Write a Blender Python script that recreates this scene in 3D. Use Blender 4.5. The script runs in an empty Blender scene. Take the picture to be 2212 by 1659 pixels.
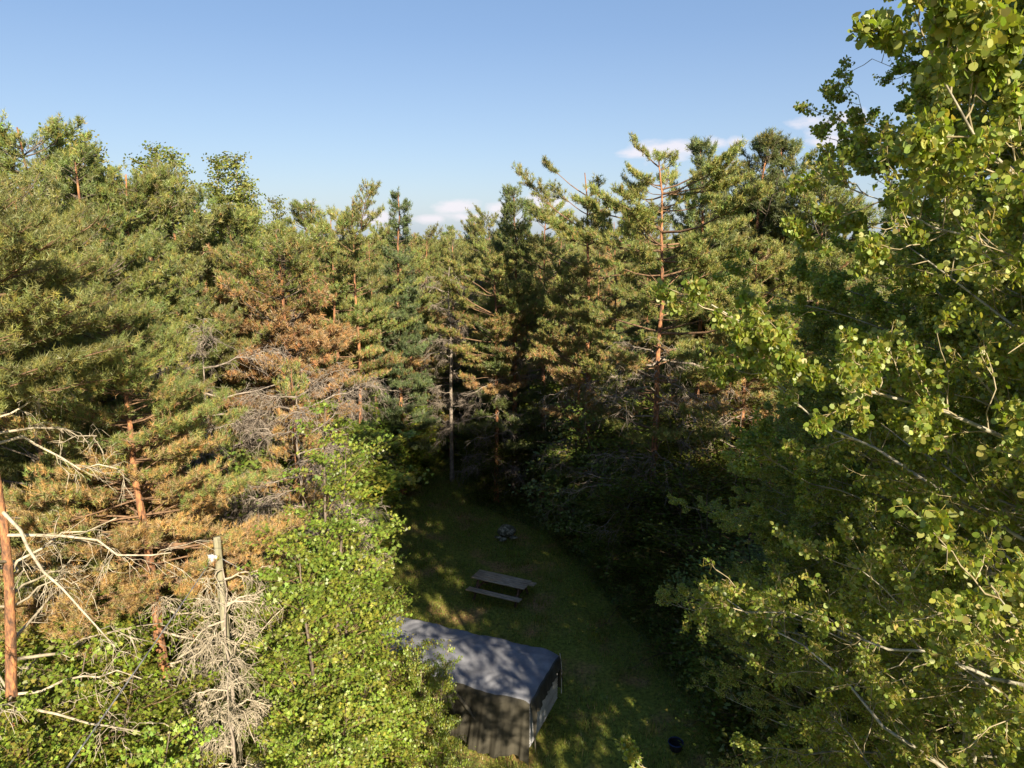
import bpy, math
import numpy as np
R = math.radians
sc = bpy.context.scene
col = sc.collection

# ------------------------------------------------------------------ camera
CAM_H, PITCH, FPX = 14.0, 12.0, 1560.0          # metres, degrees, focal length in pixels of a 2212 px wide picture
cam = bpy.data.cameras.new('camera')
cam.sensor_width = 36.0
cam.lens = 36.0 * FPX / 2212.0
cam.clip_start = 0.05
cam.clip_end = 3000
co = bpy.data.objects.new('camera', cam)
col.objects.link(co)
co.location = (0, 0, CAM_H)
co.rotation_euler = (R(90 - PITCH), 0, 0)
sc.camera = co

# ------------------------------------------------------------------ world, sun, exposure
SUN_EL, SUN_X, SUN_Y = 27.0, 0.36, -0.93          # low evening sun behind the camera, from the right
w = bpy.data.worlds.new('World')
sc.world = w
w.use_nodes = True
nt = w.node_tree
nt.nodes.clear()
def N(nt, t, **k):
    n = nt.nodes.new(t)
    for a, b in k.items():
        setattr(n, a, b)
    return n
L = nt.links.new
out = N(nt, 'ShaderNodeOutputWorld')
bg = N(nt, 'ShaderNodeBackground')
bg.inputs['Strength'].default_value = 0.083
sky = N(nt, 'ShaderNodeTexSky', sky_type='NISHITA')
sky.sun_disc = False
sky.sun_elevation = R(SUN_EL)
sky.sun_rotation = math.atan2(SUN_X, SUN_Y)
sky.air_density = 1.0
sky.dust_density = 0.7
sky.ozone_density = 3.0
tc = N(nt, 'ShaderNodeTexCoord')
nz = N(nt, 'ShaderNodeTexNoise')
nz.inputs['Scale'].default_value = 14.0
nz.inputs['Detail'].default_value = 7.0
nz.inputs['Roughness'].default_value = 0.55
mp = N(nt, 'ShaderNodeMapping')
mp.inputs['Scale'].default_value = (1, 1, 2.6)
L(tc.outputs['Generated'], mp.inputs['Vector'])
L(mp.outputs['Vector'], nz.inputs['Vector'])
def ray(px, py):
    u, v = (px - 1106) / FPX, (py - 829.5) / FPX
    p = R(PITCH)
    return np.array([u, math.cos(p) - v * math.sin(p), -math.sin(p) - v * math.cos(p)])
# cumulus puffs low over the far trees: direction (px, py), angular half width, half height
puffs = [(1000, 448, .040, .010), (1178, 434, .030, .013), (1075, 452, .030, .012), (1455, 322, .052, .012), (1395, 330, .03, .006),
         (1545, 308, .022, .009), (1590, 304, .018, .007), (1790, 268, .040, .015), (1830, 258, .03, .014), (1800, 306, .034, .009), (1040, 470, .07, .008),
         (800, 470, .03, .009), (930, 472, .03, .005), (660, 436, .028, .0025)]
acc = None
for px, py, a, b in puffs:
    d = ray(px, py)
    d /= np.linalg.norm(d)
    sub = N(nt, 'ShaderNodeVectorMath', operation='SUBTRACT')
    L(tc.outputs['Generated'], sub.inputs[0])
    sub.inputs[1].default_value = d
    mul = N(nt, 'ShaderNodeVectorMath', operation='MULTIPLY')
    L(sub.outputs[0], mul.inputs[0])
    mul.inputs[1].default_value = (1.05 / a, 1.05 / a, .9 / b)
    ln = N(nt, 'ShaderNodeVectorMath', operation='LENGTH')
    L(mul.outputs[0], ln.inputs[0])
    s = N(nt, 'ShaderNodeMath', operation='SUBTRACT')
    s.inputs[0].default_value = 1.15
    L(ln.outputs['Value'], s.inputs[1])
    if acc is None:
        acc = s
    else:
        m = N(nt, 'ShaderNodeMath', operation='MAXIMUM')
        L(acc.outputs[0], m.inputs[0]); L(s.outputs[0], m.inputs[1])
        acc = m
nm = N(nt, 'ShaderNodeMath', operation='MULTIPLY_ADD')
L(nz.outputs['Fac'], nm.inputs[0]); nm.inputs[1].default_value = 3.4; nm.inputs[2].default_value = -1.75
ad = N(nt, 'ShaderNodeMath', operation='ADD')
L(acc.outputs[0], ad.inputs[0]); L(nm.outputs[0], ad.inputs[1])
mr = N(nt, 'ShaderNodeMapRange')
mr.inputs['From Min'].default_value = 0.0
mr.inputs['From Max'].default_value = 0.75
mr.inputs['To Max'].default_value = 0.78
L(ad.outputs[0], mr.inputs['Value'])
mx = N(nt, 'ShaderNodeMix', data_type='RGBA')
L(mr.outputs['Result'], mx.inputs['Factor'])
# evening haze evens the sky out: pale near the horizon, deeper blue above
sep = N(nt, 'ShaderNodeSeparateXYZ'); L(tc.outputs['Generated'], sep.inputs[0])
gr = N(nt, 'ShaderNodeValToRGB')
ce = gr.color_ramp.elements
ce[0].position = 0.0; ce[0].color = (.60, .76, .98, 1)
ce[1].position = 0.75; ce[1].color = (.12, .26, .60, 1)
for po, cc in ((.10, (.48, .66, .96)), (.24, (.31, .50, .86)), (.42, (.20, .385, .74))):
    e_ = ce.new(po); e_.color = (*cc, 1)
L(sep.outputs['Z'], gr.inputs[0])
gs_ = N(nt, 'ShaderNodeMix', data_type='RGBA', blend_type='MULTIPLY'); gs_.inputs['Factor'].default_value = 1
L(gr.outputs[0], gs_.inputs['A']); gs_.inputs['B'].default_value = (3.55, 3.38, 3.3, 1)
mh = N(nt, 'ShaderNodeMix', data_type='RGBA'); mh.inputs['Factor'].default_value = .74
L(sky.outputs['Color'], mh.inputs['A']); L(gs_.outputs['Result'], mh.inputs['B'])
L(mh.outputs['Result'], mx.inputs['A'])
mx.inputs['B'].default_value = (4.6, 4.3, 4.55, 1)
L(mx.outputs['Result'], bg.inputs['Color'])
L(bg.outputs[0], out.inputs['Surface'])

sun = bpy.data.lights.new('sun', 'SUN')
sun.energy = 5.0
sun.angle = R(0.5)
sun.color = (1.0, 0.86, 0.66)
so = bpy.data.objects.new('sun', sun)
col.objects.link(so)
dz = math.tan(R(SUN_EL))
from mathutils import Vector
so.rotation_euler = Vector((SUN_X, SUN_Y, dz)).to_track_quat('Z', 'Y').to_euler()
so.location = (10, -24, 30)
vs = sc.view_settings
vs.view_transform = 'Standard'
vs.look = 'None'
vs.exposure = 1.38
vs.gamma = 1.0
sc.render.engine = 'CYCLES'
sc.cycles.max_bounces = 6
sc.cycles.diffuse_bounces = 3
sc.cycles.transmission_bounces = 4

# ------------------------------------------------------------------ materials
def newmat(name):
    m = bpy.data.materials.new(name)
    m.use_nodes = True
    m.node_tree.nodes.clear()
    return m, m.node_tree
def foliage_mat(name, trans=0.35, gloss=0.05, rough=0.45, var=0.25):
    m, t = newmat(name)
    l = t.links.new
    o = N(t, 'ShaderNodeOutputMaterial')
    at = N(t, 'ShaderNodeAttribute', attribute_name='tint')
    oi = N(t, 'ShaderNodeObjectInfo')
    hs = N(t, 'ShaderNodeHueSaturation')
    a = N(t, 'ShaderNodeMapRange'); a.inputs['To Min'].default_value = 1 - var; a.inputs['To Max'].default_value = 1 + var
    b = N(t, 'ShaderNodeMapRange'); b.inputs['To Min'].default_value = 0.492; b.inputs['To Max'].default_value = 0.508
    l(oi.outputs['Random'], a.inputs['Value']); l(oi.outputs['Random'], b.inputs['Value'])
    l(a.outputs[0], hs.inputs['Value']); l(b.outputs[0], hs.inputs['Hue'])
    l(at.outputs['Color'], hs.inputs['Color'])
    d = N(t, 'ShaderNodeBsdfDiffuse'); tr = N(t, 'ShaderNodeBsdfTranslucent')
    l(hs.outputs[0], d.inputs['Color'])
    g2 = N(t, 'ShaderNodeMix', data_type='RGBA', blend_type='MULTIPLY')
    g2.inputs['Factor'].default_value = 1
    l(hs.outputs[0], g2.inputs['A']); g2.inputs['B'].default_value = (1.25, 1.15, 0.5, 1)
    l(g2.outputs['Result'], tr.inputs['Color'])
    ms = N(t, 'ShaderNodeMixShader'); ms.inputs[0].default_value = trans
    l(d.outputs[0], ms.inputs[1]); l(tr.outputs[0], ms.inputs[2])
    gl = N(t, 'ShaderNodeBsdfGlossy'); gl.inputs['Roughness'].default_value = rough
    gl.inputs['Color'].default_value = (0.9, 0.9, 0.85, 1)
    m2 = N(t, 'ShaderNodeMixShader'); m2.inputs[0].default_value = gloss
    l(ms.outputs[0], m2.inputs[1]); l(gl.outputs[0], m2.inputs[2])
    l(m2.outputs[0], o.inputs['Surface'])
    return m
def noise_mat(name, c1, c2, scale=(8, 8, 8), detail=5, rough=0.85, bump=0.3, c3=None, dist=0.02, spec=0.2, pos=(.35, .65)):
    m, t = newmat(name)
    l = t.links.new
    o = N(t, 'ShaderNodeOutputMaterial')
    b = N(t, 'ShaderNodeBsdfPrincipled')
    tcn = N(t, 'ShaderNodeTexCoord'); mpn = N(t, 'ShaderNodeMapping')
    mpn.inputs['Scale'].default_value = scale
    l(tcn.outputs['Object'], mpn.inputs['Vector'])
    n = N(t, 'ShaderNodeTexNoise'); n.inputs['Scale'].default_value = 1; n.inputs['Detail'].default_value = detail; n.inputs['Roughness'].default_value = .62
    l(mpn.outputs[0], n.inputs['Vector'])
    r = N(t, 'ShaderNodeValToRGB')
    r.color_ramp.elements[0].position = pos[0]; r.color_ramp.elements[0].color = (*c1, 1)
    r.color_ramp.elements[1].position = pos[1]; r.color_ramp.elements[1].color = (*c2, 1)
    if c3:
        e = r.color_ramp.elements.new(.5); e.color = (*c3, 1)
    l(n.outputs['Fac'], r.inputs[0])
    l(r.outputs[0], b.inputs['Base Color'])
    b.inputs['Roughness'].default_value = rough
    b.inputs['Specular IOR Level'].default_value = spec
    if bump:
        bp = N(t, 'ShaderNodeBump'); bp.inputs['Strength'].default_value = bump; bp.inputs['Distance'].default_value = dist
        l(n.outputs['Fac'], bp.inputs['Height']); l(bp.outputs[0], b.inputs['Normal'])
    l(b.outputs[0], o.inputs['Surface'])
    return m
M_needle = foliage_mat('pine_needles', 0.30, 0.04, 0.5, 0.12)
M_leaf = foliage_mat('soft_leaves', 0.36, 0.05, 0.5, 0.15)
M_aspen = foliage_mat('aspen_leaves', 0.5, 0.045, 0.5, 0.06)
M_pinebark = noise_mat('orange_pine_bark', (.085, .055, .04), (.52, .24, .10), (13, 13, 4.5), 8, .9, 1.0, (.26, .13, .07), .05)
M_palewood = noise_mat('bleached_wood', (.26, .22, .155), (.50, .44, .33), (6, 6, 6), 4, .9, .3, None, .01)
M_limb = noise_mat('brown_limb_bark', (.11, .07, .045), (.27, .17, .10), (9, 9, 9), 5, .9, .3)
M_greybark = noise_mat('grey_bark', (.07, .055, .042), (.22, .18, .14), (9, 9, 3), 6, .9, .7, None, .03)
M_deadwood = noise_mat('dead_wood', (.15, .125, .10), (.34, .29, .235), (6, 6, 6), 4, .9, .3, None, .01)
M_aspenbark = noise_mat('pale_aspen_bark', (.14, .13, .10), (.40, .38, .30), (9, 9, 16), 7, .8, .5, (.32, .30, .225), .02)
M_twig = noise_mat('olive_twigs', (.16, .13, .06), (.42, .36, .24), (5, 5, 5), 3, .8, 0)
M_stem = noise_mat('brown_twigs', (.09, .06, .035), (.20, .14, .08), (5, 5, 5), 3, .9, 0)

# ------------------------------------------------------------------ mesh helpers
def build(name, groups, tint=None, mat=None, parent=None, smooth=False):
    """groups: list of (verts (n,3), faces (m,k)); tint: list of matching (n,3) colours"""
    Vs, loops, starts, totals, Ts = [], [], [], [], []
    off = lo = 0
    for gi, (V, F) in enumerate(groups):
        V = np.asarray(V, np.float32).reshape(-1, 3); F = np.asarray(F, np.int32)
        if len(F) == 0:
            continue
        Vs.append(V); loops.append((F + off).ravel())
        k = F.shape[1]
        starts.append(lo + np.arange(len(F)) * k); totals.append(np.full(len(F), k))
        if tint is not None:
            Ts.append(np.asarray(tint[gi], np.float32).reshape(-1, 3))
        off += len(V); lo += F.size
    me = bpy.data.meshes.new(name)
    V = np.concatenate(Vs); lp = np.concatenate(loops); st = np.concatenate(starts); tt = np.concatenate(totals)
    me.vertices.add(len(V)); me.vertices.foreach_set('co', V.ravel())
    me.loops.add(len(lp)); me.loops.foreach_set('vertex_index', lp.astype(np.int32))
    me.polygons.add(len(st)); me.polygons.foreach_set('loop_start', st.astype(np.int32))
    try:
        me.polygons.foreach_set('loop_total', tt.astype(np.int32))
    except Exception:
        pass
    me.update(calc_edges=True)
    if tint is not None:
        a = me.attributes.new('tint', 'FLOAT_COLOR', 'POINT')
        c = np.ones((len(V), 4), np.float32); c[:, :3] = np.concatenate(Ts)
        a.data.foreach_set('color', c.ravel())
    if smooth:
        me.polygons.foreach_set('use_smooth', np.ones(len(st), bool))
    if mat:
        me.materials.append(mat)
    o = bpy.data.objects.new(name, me)
    col.objects.link(o)
    if parent:
        o.parent = parent
    return o
def unit(v):
    return v / np.maximum(np.linalg.norm(v, axis=-1, keepdims=True), 1e-9)
def tubes(P, Rr, S=4, cap=False):
    P = np.asarray(P, float); n, k, _ = P.shape
    Rr = np.broadcast_to(Rr, (n, k))
    T = np.gradient(P, axis=1); T = unit(T)
    ref = np.where(np.abs(T[..., 2:3]) > .8, np.array([1., .13, 0]), np.array([0., .07, 1.]))
    A = unit(np.cross(T, ref)); B = np.cross(T, A)
    ang = np.arange(S) * 2 * np.pi / S
    V = P[:, :, None, :] + Rr[:, :, None, None] * (A[:, :, None, :] * np.cos(ang)[:, None] + B[:, :, None, :] * np.sin(ang)[:, None])
    i = np.arange(n)[:, None, None] * (k * S); j = np.arange(k - 1)[None, :, None] * S; s = np.arange(S)[None, None, :]; s2 = (s + 1) % S
    F = np.stack([i + j + s, i + j + s2, i + j + S + s2, i + j + S + s], -1).reshape(-1, 4)
    return V.reshape(-1, 3), F
def curves(rng, B, D, Ln, K=5, bend=0., wob=.05):
    n = len(B); s = np.linspace(0, 1, K)
    bend = np.broadcast_to(bend, (n,))
    P = B[:, None, :] + D[:, None, :] * (Ln[:, None] * s)[..., None]
    P[..., 2] += (bend * Ln)[:, None] * s ** 2
    W = np.cumsum(rng.normal(0, 1, (n, K, 3)), 1); W -= W[:, :1]
    return P + W * (wob * Ln / K)[:, None, None]
def along(P, idx, s):
    K = P.shape[1]; t = s * (K - 1); i = np.minimum(t.astype(int), K - 2); f = (t - i)[:, None]
    a = P[idx, i]; b = P[idx, i + 1]
    return a * (1 - f) + b * f, unit(b - a)
def rand_dir(rng, n):
    return unit(rng.normal(0, 1, (n, 3)))
def sides(rng, D, ang):
    """turn directions D by ang around, mostly in the horizontal plane"""
    up = np.array([0, 0, 1.]); S = unit(np.cross(D, up) + 1e-6)
    sg = np.where(rng.random(len(D)) < .5, -1., 1.)[:, None]
    return unit(D * np.cos(ang)[:, None] + S * sg * np.sin(ang)[:, None] + up * rng.normal(0, .12, (len(D), 1)))
def needles(rng, C, D, n, ln, wd):
    """n thin triangular blades per tuft, spread about D"""
    m = len(C); C = np.repeat(C, n, 0); D = np.repeat(D, n, 0)
    d = unit(D * rng.uniform(.15, 1.1, (m * n, 1)) + rand_dir(rng, m * n) * .8)
    base = C + D * rng.uniform(-.05, .06, (m * n, 1)) 
    l_ = ln * rng.uniform(.7, 1.2, (m * n, 1))
    s = unit(np.cross(d, rand_dir(rng, m * n))) * wd * .5
    V = np.stack([base - s, base + s, base + d * l_], 1)
    return V.reshape(-1, 3), np.arange(m * n * 3).reshape(-1, 3)
LOBED = np.array([(0, 0), (.42, -.06), (.34, .16), (.56, .46), (.26, .46), (0, 1.0), (-.26, .46), (-.56, .46), (-.34, .16), (-.42, -.06)])
ROUND = np.array([(0, 0), (.34, .08), (.50, .40), (.36, .76), (0, 1.0), (-.36, .76), (-.50, .40), (-.34, .08)])
OVAL = np.array([(0, 0), (.27, .35), (.2, .72), (0, 1.0), (-.2, .72), (-.27, .35)])
QUAD = np.array([(0, 0), (.36, .45), (0, 1.0), (-.36, .45)])
def leaves(rng, C, nrm, size, shape, fold=.12):
    n = len(C); k = len(shape)
    a = rand_dir(rng, n); X = unit(np.cross(nrm, a)); Y = np.cross(nrm, X)
    size = np.broadcast_to(size, (n,))[:, None, None]
    u = shape[None, :, 0:1]; v = shape[None, :, 1:2] - .45
    curl = rng.normal(0, fold, (n, 1, 1))
    V = C[:, None, :] + size * (X[:, None, :] * u + Y[:, None, :] * v + nrm[:, None, :] * (np.abs(u) * fold * 1.6 + curl * v * v * 1.5))
    return V.reshape(-1, 3), np.arange(n * k).reshape(-1, k)
def shade(rng, base, n, k, v=.18, alt=None, p=0.):
    """leaf to leaf colour variety"""
    c = np.tile(np.asarray(base, float), (n, 1)) if np.ndim(base) == 1 else np.array(base, float)
    if alt is not None:
        m = rng.random(n) < p; c[m] = alt
    c = c * (1 + rng.normal(0, v, (n, 1))).clip(.4, 1.7) * (1 + rng.normal(0, .07, (n, 3)))
    return np.repeat(c.clip(.004, .8), k, 0)
def tag(o, label=None, cat=None, group=None, kind=None):
    if label: o['label'] = label
    if cat: o['category'] = cat
    if group: o['group'] = group
    if kind: o['kind'] = kind
    return o
def empty(name, loc=(0, 0, 0), rz=0):
    o = bpy.data.objects.new(name, None); col.objects.link(o)
    o.location = loc; o.rotation_euler = (0, 0, rz); o.empty_display_size = .3
    return o
def copy_tree(o, parent=None):
    c = o.copy(); col.objects.link(c)
    if parent: c.parent = parent
    for ch in list(o.children):
        copy_tree(ch, c)
    return c

# ------------------------------------------------------------------ pine builder
GREEN = (.180, .225, .056); BLUE = (.165, .220, .075); YELL = (.265, .255, .065); BROWN = (.40, .245, .095); BROWN2 = (.33, .24, .125)
def pine(name, seed, H=13., base=.25, rad=2.6, prof='round', r0=.16, step=.42, per=5, dens=1., brown=lambda t, q: 0., color=GREEN, alt=YELL, altp=.3,
         dead=(0, 0), ntuft=11, nl=.13, wd=.019, lean=(0, 0), sub=1., wig=.12, live=True, deadtwigs=14, up=.25, limbmat=None, deadmat=None, tw=1., nd=5.5):
    rng = np.random.default_rng(seed)
    root = empty(name)
    K = 14; z = np.linspace(0, 1, K)
    W = np.cumsum(rng.normal(0, wig, (K, 2)), 0) * z[:, None]
    TP = np.stack([W[:, 0] * .5 + lean[0] * z ** 1.5, W[:, 1] * .5 + lean[1] * z ** 1.5, z * H], 1)
    tr = r0 * (1 - z * .93) ** .8
    tr[0] *= 1.25
    V, F = tubes(TP[None], tr[None], 10)
    build('trunk', [(V, F)], None, M_pinebark if live or r0 > .13 else M_deadwood, root, True)
    TPx = lambda h: np.stack([np.interp(h, TP[:, 2], TP[:, i]) for i in range(3)], -1)
    g, tt, wood = [], [], []
    if live:
        hs = np.arange(base * H, H * .985, step)
        hs = hs + rng.normal(0, .1, len(hs))
        t = ((hs / H) - base) / (1 - base)
        t = t.clip(0, 1)
        if prof == 'round': pr = np.sqrt(np.clip(1 - t ** 2.2, 0, 1)) * (.72 + .28 * np.minimum(1, t * 5))
        elif prof == 'cone': pr = (1 - t) ** .8 * .95 + .05
        elif prof == 'flat': pr = np.where(t < .75, .75 + .3 * t, np.maximum(.2, .97 - (t - .75) * 3.2)) * (.7 + .5 * rng.random(len(t)))
        else: pr = (1 - t ** 1.5) * .9 + .12
        cnt = rng.integers(max(2, per - 1), per + 2, len(hs))
        hh = np.repeat(hs, cnt) + rng.normal(0, .06, cnt.sum()); tr_ = np.repeat(t, cnt); pp = np.repeat(pr, cnt)
        n = len(hh); az = rng.uniform(0, 2 * np.pi, n)
        Ln = rad * pp * rng.uniform(.62, 1.12, n) + .12
        lobe = 1 + .22 * np.sin(az * 2 + seed) + .15 * np.sin(az * 3 + hh)
        Ln = Ln * lobe
        if prof == 'flat': Ln = Ln * rng.choice([.55, .85, 1.05, 1.25], n)
        Ln = np.minimum(Ln, (H * 1.01 - hh) * 2.0 + .35)
        el = np.where(tr_ > .95, .5, up * (tr_ * 1.3)) + rng.normal(0, .12, n)
        D = np.stack([np.cos(az) * np.cos(el), np.sin(az) * np.cos(el), np.sin(el)], 1)
        LP = curves(rng, TPx(hh), D, Ln, 6, .10 + .15 * tr_, .07)
        wood.append(tubes(LP, (np.linspace(1, .25, 6)[None] * (.008 + .0085 * Ln)[:, None]), 4))
        ns = np.maximum(3, (Ln * 7.5 * sub).astype(int)); li = np.repeat(np.arange(n), ns)
        s = rng.uniform(.42 if prof == 'flat' else .28, 1., len(li)) ** .8
        B, T = along(LP, li, s)
        D2 = sides(rng, T, rng.uniform(.45, 1.15, len(li)))
        L2 = (.22 + .33 * Ln[li] * (1.15 - s)) * rng.uniform(.6, 1.1, len(li))
        SP = curves(rng, B, D2, L2, 4, .12, .1)
        wood.append(tubes(SP, np.linspace(.011, .005, 4)[None], 3))
        nf = np.maximum(2, (L2 * 18 * dens).astype(int)); si = np.repeat(np.arange(len(li)), nf)
        s2 = rng.uniform(.22, 1.02, len(si)).clip(0, 1)
        C, T2 = along(SP, si, s2)
        C = C + rng.normal(0, .045, C.shape) + np.array([0, 0, .03])
        # the limb's own end carries shoots too
        ni = np.repeat(np.arange(n), 5); Cl, Tl = along(LP, ni, rng.uniform(.75, 1, len(ni)))
        C = np.concatenate([C, Cl + rng.normal(0, .05, Cl.shape)]); T2 = np.concatenate([T2, Tl])
        own = np.concatenate([li[si], ni])
        dirn = unit(T2 * .8 + np.array([0, 0, .85]) + rng.normal(0, .25, T2.shape))
        limb_r = rng.random(n)
        bp = np.array([brown(a, b) for a, b in zip(tr_, limb_r)])[own]
        isb = rng.random(len(C)) < bp
        c = np.where(isb[:, None], np.array(BROWN), np.array(color))
        m = (~isb) & (rng.random(len(C)) < altp); c[m] = alt
        m = isb & (rng.random(len(C)) < .4); c[m] = BROWN2
        c = c * (1 + rng.normal(0, .13, (n, 1)))[own]
        V, F = needles(rng, C, dirn, ntuft, nl, wd)
        cc = shade(rng, c, len(C), 1, .16)
        build('crown', [(V, F)], [np.repeat(cc, ntuft * 3, 0)], M_needle, root)
        vw = np.concatenate([wood[0][0], wood[1][0]])
        build('limbs', [wood[0], wood[1]], None, limbmat or M_greybark, root)
    # bare dead limbs with drooping twigs
    if dead[1] > dead[0]:
        n = int((dead[1] - dead[0]) * H * nd)
        hh = rng.uniform(dead[0] * H, dead[1] * H, n); az = rng.uniform(0, 2 * np.pi, n)
        el = rng.normal(.12, .22, n); Ln = rad * rng.uniform(.35, 1.0, n)
        D = np.stack([np.cos(az) * np.cos(el), np.sin(az) * np.cos(el), np.sin(el)], 1)
        LP = curves(rng, TPx(hh), D, Ln, 7, rng.normal(-.12, .2, n), .3)
        gs = [tubes(LP, np.linspace(1, .3, 7)[None] * (.013 + .008 * Ln)[:, None], 5)]
        li = np.repeat(np.arange(n), deadtwigs); s = rng.uniform(.25, 1, len(li))
        B, T = along(LP, li, s); D2 = unit(sides(rng, T, rng.uniform(.4, 1.2, len(li))) + rand_dir(rng, len(li)) * .45)
        L2 = Ln[li] * rng.uniform(.12, .42, len(li))
        SP = curves(rng, B, D2, L2, 5, rng.normal(-.25, .3, len(L2)), .55)
        gs.append(tubes(SP, np.linspace(.009, .0045, 5)[None] * tw, 3))
        ti = np.repeat(np.arange(len(li)), 5); B, T = along(SP, ti, rng.uniform(.2, 1, len(ti)))
        D3 = unit(T + rand_dir(rng, len(ti)) * .8 + np.array([0, 0, -.25]))
        gs.append(tubes(curves(rng, B, D3, rng.uniform(.12, .34, len(ti)), 4, -.3, .25), np.linspace(.0065, .0035, 4)[None] * tw, 3))
        build('dead_branches', gs, None, deadmat or M_deadwood, root)
    root['H'] = H
    return root

# ------------------------------------------------------------------ broadleaf builder
def broadleaf(name, seed, H=6., base=.12, rad=2., stems=3, nl=12000, size=.085, shape=LOBED, color=(.11, .17, .02), alt=(.17, .19, .03), altp=.25,
              flat=.75, pad=.42, prof='round', mat=None, bark=None, up=.5, pale=.0, leafy=1.0):
    rng = np.random.default_rng(seed)
    root = empty(name)
    K = 9; z = np.linspace(0, 1, K)
    az = rng.uniform(0, 6.28, stems)
    sp = rad * (.10 if stems == 1 else .42)
    ST = np.stack([np.cos(az)[:, None] * z ** 1.2 * sp, np.sin(az)[:, None] * z ** 1.2 * sp, z[None] * H * np.r_[1, rng.uniform(.62, .95, stems - 1)][:, None]], -1)
    ST[..., :2] += np.cumsum(rng.normal(0, .05, (stems, K, 2)), 1) * z[None, :, None]
    build('trunk', [tubes(ST, (.018 + .008 * H) * (1 - .85 * z)[None], 7)], None, bark or M_greybark, root, True)
    n = int(16 * H * stems ** .5)
    si = rng.integers(0, stems, n); s = rng.uniform(base, 1., n)
    B, T = along(ST, si, s); t = B[:, 2] / H
    az = rng.uniform(0, 6.28, n)
    tb = ((t - base) / (1 - base)).clip(0, 1)
    pr = np.sqrt(np.clip(1 - tb ** 2.0, 0.02, 1)) if prof == 'round' else (1 - tb) ** .6 + .06
    Ln = rad * pr * rng.uniform(.35, 1.05, n) * (1 + .25 * np.sin(az * 3 + seed))
    el = up * rng.uniform(.2, 1.3, n) * (.4 + tb)
    D = np.stack([np.cos(az) * np.cos(el), np.sin(az) * np.cos(el), np.sin(el)], 1)
    LP = curves(rng, B, D, Ln, 6, -.08, .12)
    gs = [tubes(LP, np.linspace(1, .25, 6)[None] * (.006 + .007 * Ln)[:, None], 4)]
    m = np.maximum(2, (Ln * 4).astype(int)); li = np.repeat(np.arange(n), m); s = rng.uniform(.3, 1, len(li))
    B2, T2 = along(LP, li, s); D2 = sides(rng, T2, rng.uniform(.4, 1.1, len(li)))
    SP = curves(rng, B2, D2, rng.uniform(.25, .6, len(li)) * (.5 + .3 * rad), 4, .0, .14)
    gs.append(tubes(SP, np.linspace(.006, .003, 4)[None], 3))
    build('limbs', gs, None, bark or M_stem, root)
    q = rng.integers(0, len(li), nl); C, T3 = along(SP, q, rng.uniform(.1, 1, nl))
    off = rng.normal(0, 1, (nl, 3)) * np.array([pad, pad, pad * .28]) * .55
    C = C + off
    nrm = unit(np.stack([rng.normal(0, 1, nl) * (1.15 - flat), rng.normal(0, 1, nl) * (1.15 - flat) - .35, np.full(nl, .9)], 1))
    V, F = leaves(rng, C, nrm, size * rng.uniform(.65, 1.2, nl), shape)
    pc = (1 + rng.normal(0, .14, (len(li), 1)))[q]
    c = np.tile(np.array(color), (nl, 1)); mm = (rng.random(len(li)) < altp)[q]; c[mm] = alt
    if pale:
        c[rng.random(nl) < pale] = (.42, .46, .27)
    k = len(shape)
    build('crown', [(V, F)], [shade(rng, c * pc, nl, k, .17)], mat or M_leaf, root)
    root['H'] = H
    return root

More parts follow.
